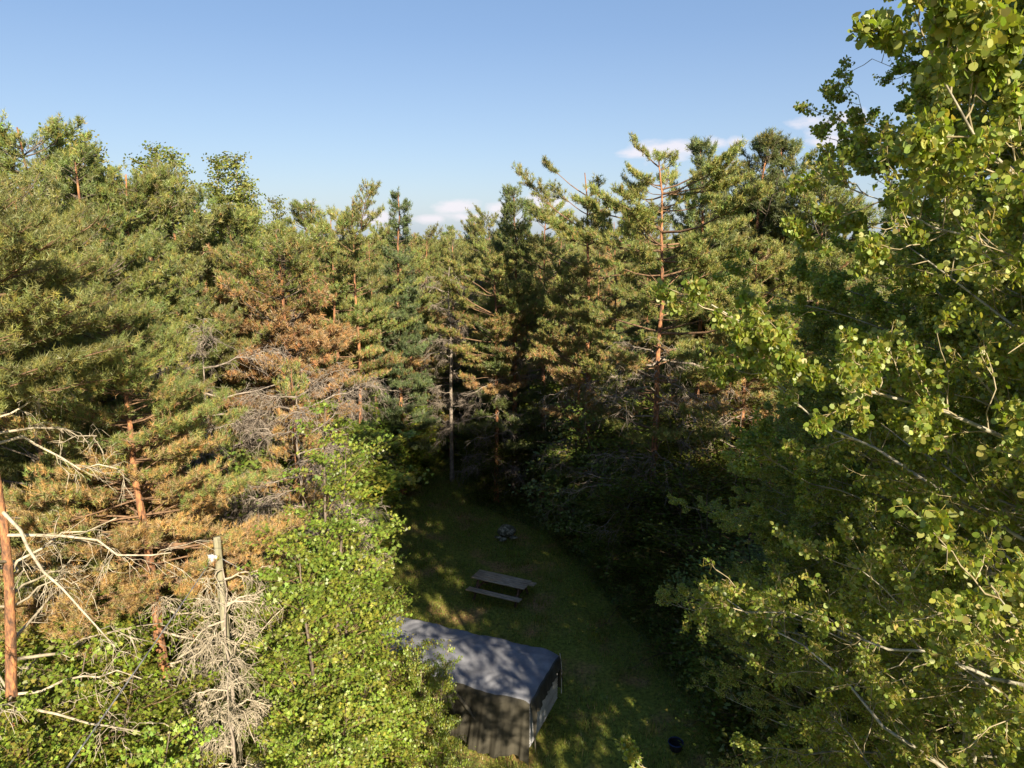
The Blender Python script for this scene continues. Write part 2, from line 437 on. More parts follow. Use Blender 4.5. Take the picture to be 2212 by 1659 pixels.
# ------------------------------------------------------------------ aspen builder (near, round fluttering leaves on long stalks)
def aspen(name, seed, H=20., rad=3.6, base=.28, nleaf=90000, size=.041, r0=.17):
    rng = np.random.default_rng(seed)
    root = empty(name)
    K = 16; z = np.linspace(0, 1, K)
    W = np.cumsum(rng.normal(0, .07, (K, 2)), 0) * z[:, None]
    TP = np.stack([W[:, 0], W[:, 1], z * H], 1)
    build('trunk', [tubes(TP[None], (r0 * (1 - z * .93))[None], 12)], None, M_aspenbark, root, True)
    n = 125
    hh = H * (base + (1 - base) * np.linspace(0, 1, n) ** .8 * .985) + rng.normal(0, .1, n)
    t = (hh / H - base) / (1 - base)
    az = np.arange(n) * 2.4 + rng.normal(0, .35, n)
    Ln = rad * 1.18 * np.sqrt(np.clip(1.02 - t ** 2.6, .03, 1)) * rng.uniform(.55, 1.08, n)
    el = .25 + .45 * t + rng.normal(0, .14, n)
    D = np.stack([np.cos(az) * np.cos(el), np.sin(az) * np.cos(el), np.sin(el)], 1)
    B = np.stack([np.interp(hh, TP[:, 2], TP[:, i]) for i in range(3)], -1)
    LP = curves(rng, B, D, Ln, 9, -.02, .16)
    build('limbs', [tubes(LP, np.linspace(1, .18, 9)[None] * (.004 + .0055 * Ln)[:, None], 6)], None, M_aspenbark, root)
    gs = []
    m = np.maximum(4, (Ln * 5.5).astype(int)); li = np.repeat(np.arange(n), m); s = rng.uniform(.18, 1, len(li))
    B2, T2 = along(LP, li, s)
    D2 = unit(T2 * .75 + rand_dir(rng, len(li)) * .75 + np.array([0, 0, .12]))
    L2 = rng.uniform(.35, .95, len(li)) * (1.25 - .5 * s)
    SP = curves(rng, B2, D2, L2, 6, .04, .22)
    gs.append(tubes(SP, np.linspace(.0065, .003, 6)[None], 4))
    ti = np.repeat(np.arange(len(li)), 4); B3, T3 = along(SP, ti, rng.uniform(.25, 1, len(ti)))
    D3 = unit(T3 + rand_dir(rng, len(ti)) * .9)
    TW = curves(rng, B3, D3, rng.uniform(.12, .32, len(ti)), 4, .1, .2)
    gs.append(tubes(TW, np.linspace(.0042, .0022, 4)[None], 3))
    build('twigs', gs, None, M_twig, root)
    q = rng.integers(0, len(ti), nleaf)
    # some twigs carry dense bunches, others are nearly bare
    wt = rng.gamma(1.5, 1., len(ti)) * (.8 + 1.1 * (B3[:, 2] > .60 * H)) * (.4 + np.linalg.norm(B3[:, :2], axis=1) / rad); wt /= wt.sum()
    q = rng.choice(len(ti), nleaf, p=wt)
    A, T4 = along(TW, q, rng.uniform(.15, 1, nleaf) ** .7)
    pd = unit(rand_dir(rng, nleaf) * .9 + T4 * .5 + np.array([0, 0, -.25])); pl = rng.uniform(.035, .075, nleaf)
    C0 = A + pd * pl[:, None]
    nrm = unit(rng.normal(0, 1, (nleaf, 3)) * np.array([1, 1, .75]) + np.array([.45, -.9, .35]))
    # leaf hangs from the end of its stalk
    Y = unit(pd + np.array([0, 0, -.4]) - nrm * np.sum((pd + np.array([0, 0, -.4])) * nrm, 1, keepdims=True)); X = np.cross(Y, nrm)
    sz = (size * rng.uniform(.6, 1.15, nleaf))[:, None, None]
    u = ROUND[None, :, 0:1] * 1.02; v = ROUND[None, :, 1:2]
    cu = rng.normal(0, .16, (nleaf, 1, 1))
    V = C0[:, None, :] + sz * (X[:, None] * u + Y[:, None] * v + nrm[:, None] * (cu * u * u * 2 + cu * .7 * (v - .5) ** 2 * 2))
    F = np.arange(nleaf * 8).reshape(-1, 8)
    c = np.tile(np.array([.225, .305, .045]), (nleaf, 1))
    r = rng.random(nleaf); c[r < .26] = (.36, .39, .09); c[r > .85] = (.15, .21, .032); c[(r > .26) & (r < .285)] = (.34, .31, .07)
    cr = build('crown', [(V.reshape(-1, 3), F)], [shade(rng, c, nleaf, 8, .12)], M_aspen, root)
    # stalks: thin warm coloured strips
    s_ = unit(np.cross(pd, rand_dir(rng, nleaf))) * .0011
    PV = np.stack([A - s_, A + s_, C0 + s_, C0 - s_], 1).reshape(-1, 3)
    build('leaf_stalks', [(PV, np.arange(nleaf * 4).reshape(-1, 4))], [np.tile(np.array([.38, .30, .07]), (nleaf * 4, 1))], M_leaf, root)['kind'] = 'stuff'
    root['H'] = H
    return root

def at(px, py, D):
    """world point on the plane y = D seen at picture position (px, py) of a 2212 px wide picture"""
    r = ray(px, py); k = D / r[1]
    return r[0] * k, D, CAM_H + r[2] * k

# ------------------------------------------------------------------ ground
def ground_h(x, y):
    return .10 * np.sin(x * .35 + 1) * np.cos(y * .27) + .05 * np.sin(x * 1.1 + y * .8)
gx = np.unique(np.concatenate([np.linspace(-600, -40, 15), np.linspace(-40, 40, 161), np.linspace(40, 600, 15)]))
gy = np.unique(np.concatenate([np.linspace(-300, -20, 10), np.linspace(-20, 70, 181), np.linspace(70, 1200, 20)]))
X, Y = np.meshgrid(gx, gy)
Z = ground_h(X, Y)
nx, ny = len(gx), len(gy)
i = np.arange(ny - 1)[:, None] * nx + np.arange(nx - 1)[None]
F = np.stack([i, i + 1, i + nx + 1, i + nx], -1).reshape(-1, 4)
def ground_mat():
    m, t = newmat('clearing_ground'); l = t.links.new
    o = N(t, 'ShaderNodeOutputMaterial'); b = N(t, 'ShaderNodeBsdfPrincipled')
    tcn = N(t, 'ShaderNodeTexCoord')
    n1 = N(t, 'ShaderNodeTexNoise'); n1.inputs['Scale'].default_value = .55; n1.inputs['Detail'].default_value = 5
    n2 = N(t, 'ShaderNodeTexNoise'); n2.inputs['Scale'].default_value = 9; n2.inputs['Detail'].default_value = 6
    l(tcn.outputs['Object'], n1.inputs['Vector']); l(tcn.outputs['Object'], n2.inputs['Vector'])
    r1 = N(t, 'ShaderNodeValToRGB'); e = r1.color_ramp.elements
    e[0].position = .40; e[0].color = (.16, .19, .04, 1); e[1].position = .66; e[1].color = (.30, .20, .10, 1)
    k = e.new(.54); k.color = (.18, .195, .045, 1)
    l(n1.outputs['Fac'], r1.inputs[0])
    r2 = N(t, 'ShaderNodeValToRGB'); r2.color_ramp.elements[0].position = .3; r2.color_ramp.elements[0].color = (.5, .5, .5, 1)
    r2.color_ramp.elements[1].position = .7; r2.color_ramp.elements[1].color = (1.4, 1.35, 1.1, 1)
    l(n2.outputs['Fac'], r2.inputs[0])
    mm = N(t, 'ShaderNodeMix', data_type='RGBA', blend_type='MULTIPLY'); mm.inputs['Factor'].default_value = 1
    l(r1.outputs[0], mm.inputs['A']); l(r2.outputs[0], mm.inputs['B'])
    l(mm.outputs['Result'], b.inputs['Base Color']); b.inputs['Roughness'].default_value = .95; b.inputs['Specular IOR Level'].default_value = .1
    bp = N(t, 'ShaderNodeBump'); bp.inputs['Strength'].default_value = .6; bp.inputs['Distance'].default_value = .05
    l(n2.outputs['Fac'], bp.inputs['Height']); l(bp.outputs[0], b.inputs['Normal'])
    l(b.outputs[0], o.inputs['Surface'])
    return m
g = build('ground', [(np.stack([X, Y, Z], -1).reshape(-1, 3), F)], None, ground_mat(), None, True)
tag(g, 'worn grassy forest floor with brown needle patches', 'ground', None, 'structure')

# clearing outline: left and right edge in x for a given y
def edge(y):
    l_ = np.interp(y, [14, 18, 27, 32, 36, 42, 48], [-6.5, -6.4, -6.1, -7.0, -5.9, -5.3, -5.2])
    r_ = np.interp(y, [14, 18, 22, 27, 32, 36, 42, 48], [6.2, 5.7, 5.0, 3.4, 1.8, -2.2, -3.6, -4.])
    return l_, r_
rng = np.random.default_rng(5)
n = 120000
gy_ = rng.uniform(14, 45, n); lx, rx = edge(gy_); gx_ = lx - .8 + (rx - lx + 1.6) * rng.random(n)
keep = (np.sin(gx_ * 1.7 + 2 * np.sin(gy_ * .9)) + np.sin(gy_ * 1.3 + gx_) + rng.normal(0, .9, n)) > -.9
gx_, gy_ = gx_[keep], gy_[keep]; n = len(gx_)
hgt = rng.uniform(.04, .12, n) + .12 * (np.sin(gx_ * 3.1 + np.sin(gy_ * 2.3) * 2) * np.sin(gy_ * 2.7) > .55)
b0 = np.stack([gx_, gy_, ground_h(gx_, gy_)], 1); tip = b0 + np.stack([rng.normal(0, .04, n), rng.normal(0, .04, n), hgt], 1)
sv = unit(np.stack([rng.normal(0, 1, n), rng.normal(0, 1, n), np.zeros(n)], 1)) * .011
V = np.stack([b0 - sv, b0 + sv, tip], 1).reshape(-1, 3)
cols = shade(rng, (.20, .26, .038), n, 3, .25, (.30, .22, .09), .22)
tag(build('grass', [(V, np.arange(n * 3).reshape(-1, 3))], [cols], M_leaf), 'short patchy green grass over the clearing floor', 'grass', None, 'stuff')

# low leafy ground cover under the trees and at the clearing's rim
n = 60000
gy_ = rng.uniform(13, 46, n); lx, rx = edge(gy_)
side = rng.random(n) < .5
d_ = np.abs(rng.normal(0, 2.2, n)) + .1
gx_ = np.where(side, lx - d_ + .3, rx + d_ - .3)
hh = np.minimum(.55, .06 + d_ * .35) * rng.random(n)
C = np.stack([gx_, gy_, ground_h(gx_, gy_) + hh], 1)
V, F = leaves(rng, C, unit(rng.normal(0, .45, (n, 3)) + np.array([0, 0, 1])), rng.uniform(.06, .12, n), QUAD)
tag(build('ground_cover', [(V, F)], [shade(rng, (.12, .16, .025), n, 4, .25, (.18, .16, .04), .2)], M_leaf), 'low leafy weeds and ferns along the rim of the clearing', 'ground cover', None, 'stuff')

# ------------------------------------------------------------------ covered trailer
TX, TY, TA = -1.66, 18.93, R(-22.5)
M_siding = noise_mat('painted_aluminium', (.26, .27, .28), (.52, .53, .54), (2, 2, 5), 5, .5, .1, None, .01, .4)
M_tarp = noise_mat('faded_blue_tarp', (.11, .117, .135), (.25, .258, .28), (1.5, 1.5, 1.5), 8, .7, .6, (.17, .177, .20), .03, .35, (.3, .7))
M_skirt = noise_mat('shade_toned_tarp_side', (.026, .024, .017), (.075, .068, .05), (2.2, 2.2, .9), 8, .7, .4, (.05, .046, .034), .03, .25, (.3, .7))  # same tarp, shade on the hanging sides put into a darker, browner colour
M_rubber = noise_mat('rubber', (.012, .012, .012), (.03, .03, .03), (20, 20, 20), 3, .8, .2)
M_rim = noise_mat('dull_white_steel', (.35, .35, .34), (.6, .6, .58), (9, 9, 9), 3, .5, 0)
M_steel = noise_mat('dark_steel', (.03, .03, .03), (.08, .07, .06), (6, 6, 6), 3, .6, .1)
def box(c, s, bev=0):
    c = np.array(c, float); s = np.array(s, float) / 2
    sg = np.array([(a, b, d) for a in (-1, 1) for b in (-1, 1) for d in (-1, 1)])
    return c + sg * s, np.array([(0, 1, 3, 2), (4, 6, 7, 5), (0, 4, 5, 1), (2, 3, 7, 6), (0, 2, 6, 4), (1, 5, 7, 3)])
tr = empty('travel_trailer', (TX, TY, .05), TA)
tag(tr, 'old travel trailer hidden under a blue grey tarp in the clearing', 'trailer')
HL, HW, HZ = 2.75, 1.16, 1.93
build('body', [box((0, 0, (.48 + HZ - .19) / 2), (HL * 2, HW * 2, HZ - .19 - .48))], None, M_siding, tr)
# corrugated end panels: horizontal ribs
def ribs(xs, sign):
    zz = np.arange(.46, HZ - .20, .012); xo = .012 + .014 * np.abs(np.sin(zz * math.pi / .085))
    yy = np.array([-HW + .02, HW - .02])
    V = np.array([[(xs + sign * o, y, z) for y in yy] for z, o in zip(zz, xo)]).reshape(-1, 3)
    k = np.arange(len(zz) - 1) * 2
    return V, np.stack([k, k + 1, k + 3, k + 2], 1)
build('end_siding', [ribs(HL, 1)], None, M_siding, tr, True)
build('chassis', [box((0, -.8, .42), (5.3, .1, .12)), box((0, .8, .42), (5.3, .1, .12)), box((-3.1, .3, .42), (1.0, .08, .1)), box((-3.1, -.3, .42), (1.0, .08, .1)), box((-3.62, 0, .44), (.25, .16, .12))], None, M_steel, tr)
def wheel(x, y):
    a = np.linspace(0, 2 * np.pi, 33)[:-1]
    def lathe(prof):
        V = np.array([[(x + r * math.cos(t), y + yy, .34 + r * math.sin(t)) for (r, yy) in prof] for t in a]).reshape(-1, 3)
        k = len(prof); F = []
        for i_ in range(32):
            for j_ in range(k - 1):
                F.append((i_ * k + j_, i_ * k + j_ + 1, ((i_ + 1) % 32) * k + j_ + 1, ((i_ + 1) % 32) * k + j_))
        return V, np.array(F)
    ty = build('wheel', [lathe([(.20, -.09), (.30, -.10), (.335, -.07), (.34, 0), (.335, .07), (.30, .1), (.20, .09)])], None, M_rubber, tr, True)
    build('rim', [lathe([(.03, -.105), (.09, -.10), (.12, -.06), (.18, -.065), (.205, -.095), (.21, 0)])], None, M_rim, ty, True)
wheel(-.15, -1.02); wheel(-.15, 1.02)
# tarp: one sheet laid over the roof, hanging with folds
def tarp():
    t0 = empty('tarp', (TX, TY, .05), TA)
    tag(t0, 'faded blue grey tarp draped over the trailer with sagging folded sides', 'tarp')
    nx_, ny_ = 120, 56
    a = np.linspace(-HL - .05, HL + .05, nx_); b = np.linspace(-HW - .05, HW + .05, ny_)
    A, B = np.meshgrid(a, b)
    rg = np.random.default_rng(3)
    Zt = HZ + .035 + .025 * np.cos(B / HW * 1.45) - .035 * (1 - (B / HW) ** 2) * np.sin(A * 1.7 + .5) ** 2 + .022 * np.sin(A * 3.1 + B * 2) * np.sin(B * 4 + A) + .010 * np.sin(A * 7 + B * 9 + 2 * np.sin(B * 3)) + .007 * np.sin(A * 15 - B * 11 + 2 * np.sin(A * 4)) * (np.abs(B) > .5) + .008 * np.sin(A * 9 + 3 * np.sin(B * 3))
    Zt -= .035 * np.exp(-((A - .9) ** 2 / .5 + (B + .3) ** 2 / .3)) + .03 * np.exp(-((A + 1.2) ** 2 / .4 + (B - .1) ** 2 / .2))
    ridge = .02 * np.exp(-((B - .55 - .1 * A) / .05) ** 2) + .018 * np.exp(-((B + .2 * A + .1) / .04) ** 2) * (A < .5)
    Zt += ridge
    ed = np.clip(1 - (HW + .05 - np.abs(B)) / .22, 0, 1) ** 2; Zt -= .07 * ed
    ex = np.clip(1 - (HL + .05 - np.abs(A)) / .25, 0, 1) ** 2; Zt -= .06 * ex
    Zt -= (B < 0) * np.clip(-B / HW - .6, 0, 1) * .10 * np.sin(np.clip((A - .45) / 2.2, 0, 1) * np.pi) + .02 * np.abs(B / HW) * np.sin(A * 5)
    i = np.arange(ny_ - 1)[:, None] * nx_ + np.arange(nx_ - 1)[None]
    Fq = np.stack([i, i + 1, i + nx_ + 1, i + nx_], -1).reshape(-1, 4)
    V = np.stack([A, B, Zt], -1)
    # round the rim down a little
    build('tarp_top', [(V.reshape(-1, 3), Fq)], None, M_tarp, t0, True)
    def skirt(name, line, outn, hang, folds, mat, seed, swag=0):
        rg = np.random.default_rng(seed)
        m, k = len(line), 26
        s = np.linspace(0, 1, k)
        ln = np.linspace(0, 1, m)
        hg = hang(ln)
        P = line[:, None, :] - np.array([0, 0, 1.]) * (s[None] * hg[:, None])[..., None]
        f = sum(am * np.sin(fr * ln * math.pi + ph + sl * s[:, None]).T for am, fr, ph, sl in folds)
        dd = (s ** .7)[None] * f
        dd = dd + .055 * np.sin(np.pi * np.clip(s * 6, 0, .5))[None] + .10 * s[None] ** 1.3
        P = P + outn[None, None, :] * dd[..., None]
        i = np.arange(m - 1)[:, None] * k + np.arange(k - 1)[None]
        Fq = np.stack([i, i + 1, i + k + 1, i + k], -1).reshape(-1, 4)
        build(name, [(P.reshape(-1, 3), Fq)], None, mat, t0, True)
    near = V[0].copy(); far = V[-1].copy(); rgt = V[:, -1].copy(); lft = V[:, 0].copy()
    def hn(l):
        # from the left end (0) to the right end (1)
        return np.interp(l, [0, .1, .35, .47, .52, .56, .8, 1], [1.0, 1.05, 1.02, 1.15, 1.66, 1.62, 1.72, 1.78]) + .03 * np.sin(l * 40)
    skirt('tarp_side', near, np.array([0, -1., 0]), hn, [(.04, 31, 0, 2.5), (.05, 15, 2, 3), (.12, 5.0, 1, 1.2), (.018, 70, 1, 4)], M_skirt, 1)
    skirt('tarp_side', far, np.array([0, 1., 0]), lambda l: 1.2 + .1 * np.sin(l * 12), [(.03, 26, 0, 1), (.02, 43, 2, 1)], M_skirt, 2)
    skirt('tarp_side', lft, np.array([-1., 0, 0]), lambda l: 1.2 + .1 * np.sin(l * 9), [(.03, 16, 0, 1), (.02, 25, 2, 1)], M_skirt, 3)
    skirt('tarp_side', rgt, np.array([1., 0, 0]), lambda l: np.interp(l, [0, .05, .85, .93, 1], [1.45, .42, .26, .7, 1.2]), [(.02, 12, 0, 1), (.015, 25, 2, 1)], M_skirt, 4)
    # big swagged folds hanging from the middle of the near edge
    g_ = []
    for k_, (x0, x1, zz) in enumerate([(.15, .30, .9), (.2, .75, 1.25), (.18, 1.35, 1.0), (.12, .05, 1.6)]):
        s = np.linspace(0, 1, 14)
        Pm = np.stack([x0 + (x1 - x0) * s ** .8, np.full(14, -HW - .05) - .12 * s ** .8, HZ - .03 - zz * s ** 1.15], 1)
        g_.append(tubes(Pm[None], (.012 + .05 * np.sin(np.pi * s) ** .8)[None], 8))
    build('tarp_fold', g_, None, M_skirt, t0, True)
    # tie rope down the far right corner
    P = np.array([[HL + .08, HW - .02, HZ], [HL + .13, HW + .02, HZ - .5], [HL + .14, HW, HZ - 1.3]])
    build('rope', [tubes(P[None], .012, 5)], None, M_rim, t0)
tarp()

# ------------------------------------------------------------------ picnic table
M_wood = noise_mat('weathered_boards', (.24, .19, .13), (.56, .46, .34), (2.5, 26, 26), 6, .85, .4, None, .01)
M_woodd = noise_mat('dark_brown_boards', (.08, .05, .035), (.20, .13, .09), (2.5, 26, 26), 6, .85, .4, None, .01)  # darker brown for the table's crossbeams, legs and braces
pt = empty('picnic_table', (-.42, 25.75, .05), R(-25))
tag(pt, 'weathered grey wooden picnic table standing on the grass behind the trailer', 'picnic table')
for k in range(5):
    build('board', [box((.01 * (k % 2), -.30 + .15 * k, .75), (2.25, .138, .04))], None, M_wood, pt)
for s in (-1, 1):
    build('bench', [box((0, s * .68 - .075, .45), (2.25, .138, .04)), box((.015, s * .68 + .075, .45), (2.25, .138, .04))], None, M_wood, pt)
    x = .82 * s
    build('crossbeam', [box((x, 0, .708), (.04, .70, .085)), box((x, 0, .408), (.04, 1.56, .085))], None, M_woodd, pt)
    for q in (-1, 1):
        P = np.array([[x + .045 * s, q * .22, .73], [x + .045 * s, q * .62, 0.0]])
        build('leg', [tubes(P[None], .052, 4)], None, M_woodd, pt)
    P = np.array([[x - .04 * s, 0, .68], [.12 * s, 0, .38 + .33]]);
for s in (-1, 1):
    build('brace', [tubes(np.array([[[.80 * s, 0, .42], [.25 * s, 0, .71]]]), .035, 4)], None, M_woodd, pt)

# ------------------------------------------------------------------ utility pole and its cable
M_pole = noise_mat('greenish_treated_pole', (.13, .12, .08), (.34, .32, .22), (14, 14, 1.2), 6, .9, .5, (.25, .235, .155), .02)
px_, py_ = -6.26, 14.3
PH = 7.65
up_ = empty('utility_pole', (px_, py_, 0))
tag(up_, 'short greenish wooden utility pole rising from the bushes', 'utility pole')
zz = np.array([0, 2, 4, PH - .045, PH - .005, PH]); V, F = tubes(np.stack([np.zeros(6), np.zeros(6), zz], 1)[None], np.array([.10, .093, .086, .076, .07, .001])[None], 18)
build('pole', [(V, F)], None, M_pole, up_, True)
a = np.linspace(0, 2 * np.pi, 15)
rg = []
for zr in (PH - 1.1, PH - 1.05, PH - .96):
    rg.append(tubes(np.stack([(.084) * np.cos(a), (.084) * np.sin(a), zr + .03 * np.sin(a)], 1)[None], .009, 5))
build('wire_wrap', rg, None, M_steel, up_)
M_porc = noise_mat('white_porcelain', (.45, .46, .48), (.6, .61, .62), (5, 5, 5), 2, .25, 0, None, .01, .6)
build('insulator', [tubes(np.array([[[-.10, -.12, PH - .54], [-.10, -.13, PH - .49], [-.10, -.13, PH - .43], [-.09, -.12, PH - .37], [-.08, -.10, PH - .35]]]), np.array([[.03, .08, .06, .085, .01]]), 12),
                    tubes(np.array([[[-.03, -.13, PH - .39], [.02, -.11, PH - .43]]]), .04, 8)], None, M_porc, up_, True)
M_wire = noise_mat('grey_cable', (.10, .10, .10), (.30, .30, .30), (9, 9, 9), 3, .5, 0)
def sag(p, q, s, k=24):
    t = np.linspace(0, 1, k)[:, None]
    P = np.array(p) * (1 - t) + np.array(q) * t
    P[:, 2] -= s * 4 * (t * (1 - t))[:, 0]
    return P
p0 = np.array([px_ - .1, py_ - .15, PH - .48]); p1 = np.array([-5.63, 7.8, 7.45]); pe = p0 + (p1 - p0) * 2.4
tag(build('overhead_cable', [tubes(sag(p0, pe, .12)[None], .012, 6)], None, M_wire), 'thick grey cable running from the pole down past the lower left corner', 'cable')
tag(build('guy_wire', [tubes(sag(p0 + [.2, .1, 0], [px_ + 1.1, py_ + .5, 6.2], .02)[None], .008, 5)], None, M_wire), 'thin wire slanting right from the pole into the leaves', 'wire')

# ------------------------------------------------------------------ pale boulder and a dark tub lying on the grass
M_rock = noise_mat('mottled_pale_rock', (.07, .07, .045), (.46, .44, .32), (7, 7, 7), 6, .9, .8, (.14, .135, .09), .05)
def rock(name, c, s3, seed, label, cat, group=None):
    rg = np.random.default_rng(seed)
    th = np.linspace(0, np.pi, 15)[:, None]; ph = (np.arange(24) * 2 * np.pi / 24)[None]
    U = np.stack([np.sin(th) * np.cos(ph), np.sin(th) * np.sin(ph), np.cos(th) + 0 * ph], -1)
    rr = 1 + 0 * ph * th
    for _ in range(9):
        k_ = rg.normal(0, 1, 3) * 2.2; rr = rr + .07 * np.sin(U @ k_ + rg.uniform(0, 6))
    for _ in range(7):                                   # knock flat facets off
        k_ = unit(rg.normal(0, 1, 3)); dd = (U * rr[..., None]) @ k_; rr = np.where(dd > .82, rr * .82 / np.maximum(dd, .1), rr)
    V = U * rr[..., None] * np.array(s3); i_ = np.arange(14)[:, None] * 24; j_ = np.arange(24)[None]; j2 = (j_ + 1) % 24
    Fq = np.stack([i_ + j_, i_ + 24 + j_, i_ + 24 + j2, i_ + j2], -1).reshape(-1, 4)
    o = build(name, [(V.reshape(-1, 3), Fq)], None, M_rock); o.location = c
    return tag(o, label, cat, group)
x0, _, _ = at(1095, 1150, 31.6)
rock('boulder', (x0, 31.6, .22), (.42, .34, .26), 1, 'mottled pale boulder at the far right of the shaded clearing', 'rock')
for q, (dx, dy, sz, lb) in enumerate([(-.42, -.35, .11, 'small pale stone just left of the boulder'), (-.18, -.55, .13, 'flat pale stone in front of the boulder'), (.30, -.42, .12, 'small pale stone right of the boulder')]):
    rock('stone', (x0 + dx, 31.6 + dy, .10), (sz * 1.5, sz, sz * .6), 5 + q, lb, 'stone', 'stones round the boulder')
xb, _, _ = at(1458, 1638, 17.3)
tb = empty('tub', (xb, 17.3, .06), .5)
tag(tb, 'small dark tub with a blue rim lying on the grass at the bottom', 'tub')
M_blue = noise_mat('blue_plastic', (.015, .03, .09), (.02, .045, .14), (5, 5, 5), 2, .4, 0)
zz = np.array([0, .02, .24]); V, F = tubes(np.stack([zz * 0, zz * 0, zz], 1)[None], np.array([[.02, .15, .20]]), 20)
build('bucket', [(V, F)], None, M_rubber, tb, True)
a = np.linspace(0, 2 * np.pi, 25)
build('rim', [tubes(np.stack([.20 * np.cos(a), .20 * np.sin(a), 0 * a + .245], 1)[None], .014, 6)], None, M_blue, tb, True)

# ------------------------------------------------------------------ plants: prototypes
B_no = lambda t, q: 0.
B_low = lambda t, q: 1 - np.clip((t - .28) / .3, 0, 1) * .97
B_mix = lambda t, q: .92 if t < .12 else (.75 if t < .35 and q < .7 else (.35 if t < .62 else .04))
B_some = lambda t, q: .5 if (t < .25 and q < .5) else .10 * (1 - t)
PR = {}
PR['bushy'] = pine('pine_tree', 11, 13, .22, 3.0, 'round', .17, .36, 6, 1.0, B_no, GREEN, YELL, .30)
PR['bushy2'] = pine('pine_tree', 12, 13, .2, 2.7, 'pear', .16, .36, 6, 1.0, B_some, BLUE, GREEN, .4)
PR['mass'] = pine('pine_tree', 13, 13, .25, 3.2, 'round', .17, .36, 6, 1.05, B_some, (.19, .21, .07), YELL, .35, (.12, .25))
PR['flat'] = pine('pine_tree', 21, 14, .58, 2.3, 'flat', .14, .55, 4, 1.25, B_no, GREEN, YELL, .25, (.3, .55), deadtwigs=9, limbmat=M_limb)
PR['flat2'] = pine('pine_tree', 22, 14, .50, 2.4, 'flat', .14, .62, 4, 1.25, B_some, (.17, .19, .06), YELL, .4, (.22, .48), deadtwigs=9, limbmat=M_limb)
PR['brown'] = pine('pine_tree', 31, 12.5, .48, 2.4, 'round', .15, .32, 6, 1.05, lambda t, q: 1 - np.clip((t - .5) / .35, 0, 1) * .97, GREEN, YELL, .35, (.24, .50))
PR['tall'] = pine('pine_tree', 14, 13.5, .50, 2.5, 'round', .14, .52, 5, 1.15, B_some, (.19, .24, .065), YELL, .35, (.15, .54), deadtwigs=14, limbmat=M_limb)
PR['brown2'] = pine('pine_tree', 32, 11, .45, 2.0, 'pear', .12, .42, 5, .9, lambda t, q: .95 if t < .75 else .3, GREEN, YELL, .35, (.2, .46))
PR['mixed'] = pine('pine_tree', 41, 12, .48, 2.4, 'flat', .13, .40, 6, 1.0, B_mix, YELL, GREEN, .4, (.15, .55), deadtwigs=16, limbmat=M_limb)
PR['spruce'] = pine('spruce_tree', 51, 13.5, .2, 2.1, 'cone', .14, .32, 6, 1.1, B_no, (.11, .16, .068), BLUE, .4, up=.1)
PR['spire'] = pine('pine_tree', 52, 13.5, .2, 2.7, 'pear', .15, .34, 6, 1.0, B_no, (.17, .225, .075), GREEN, .4, up=.55)
PR['big'] = pine('pine_tree', 61, 15, .38, 3.3, 'flat', .16, .50, 6, 1.4, B_some, YELL, GREEN, .5, (.15, .58), deadtwigs=16, up=.12, wig=.2, limbmat=M_limb)
PR['plume'] = pine('pine_tree', 63, 15, .45, 2.3, 'pear', .16, .42, 5, 1.1, B_no, (.15, .19, .07), YELL, .2, up=.9, nl=.16)
PR['snag'] = pine('dead_pine', 71, 11, .4, 1.9, 'round', .12, .4, 4, 1, B_no, dead=(.25, .95), live=False, deadtwigs=16)
PR['near'] = pine('pine_tree', 81, 12.5, .49, 2.6, 'pear', .16, .25, 7, 1.2, lambda t, q: .88 if t < .28 else (.62 if t < .5 and q < .8 else (.18 if t < .7 else .02)), (.175, .215, .06), YELL, .35, (.12, .50), ntuft=14, nl=.105, wd=.010, deadtwigs=16, wig=.12, limbmat=M_limb, deadmat=M_palewood)
PR['bare'] = pine('pine_tree', 82, 14, .79, 3.0, 'round', .145, .20, 8, 1.15, B_no, (.18, .20, .065), YELL, .4, (.22, .80), ntuft=13, nl=.105, wd=.011, deadtwigs=8, nd=3.8, wig=.2, limbmat=M_limb, deadmat=M_palewood)
PR['twigs'] = pine('dead_pine', 72, 5.4, .4, 1.05, 'round', .07, .4, 4, 1, B_no, dead=(.05, 1.0), live=False, deadtwigs=9, deadmat=M_palewood, tw=.9, nd=6)
PR['twigs2'] = pine('dead_pine', 73, 9.5, .4, 2.3, 'round', .09, .4, 4, 1, B_no, dead=(.35, 1.0), live=False, deadtwigs=26)

MG = (.205, .285, .03); MY = (.27, .28, .036); DG = (.155, .205, .026); DY = (.17, .16, .03)
PR['maple'] = broadleaf('maple_tree', 101, 6.0, .12, 2.3, 4, 24000, .09, LOBED, MG, MY, .3, pad=.21, pale=.004)
PR['maple2'] = broadleaf('maple_tree', 102, 5.0, .10, 2.2, 5, 22000, .088, LOBED, (.20, .28, .03), MY, .3, pad=.20, pale=.003)
PR['column'] = broadleaf('maple_tree', 103, 10.5, .10, 2.1, 4, 36000, .095, LOBED, (.17, .24, .028), (.26, .29, .04), .3, up=.8, pad=.2, pale=.02)
PR['sapling'] = broadleaf('maple_sapling', 104, 5.5, .1, 1.9, 3, 13000, .12, OVAL, DG, (.12, .155, .02), .35, flat=.9)
PR['green'] = broadleaf('maple_sapling', 108, 5.8, .08, 2.0, 4, 17000, .125, LOBED, (.16, .23, .028), MY, .3, flat=.9, pad=.3)
PR['sapling2'] = broadleaf('maple_sapling', 105, 4.5, .05, 2.0, 5, 13000, .115, OVAL, (.14, .19, .028), DY, .2, flat=.92)
PR['shrub'] = broadleaf('leafy_shrub', 106, 3.2, .03, 1.7, 7, 11000, .10, OVAL, (.14, .185, .028), (.19, .17, .035), .25, flat=.85)
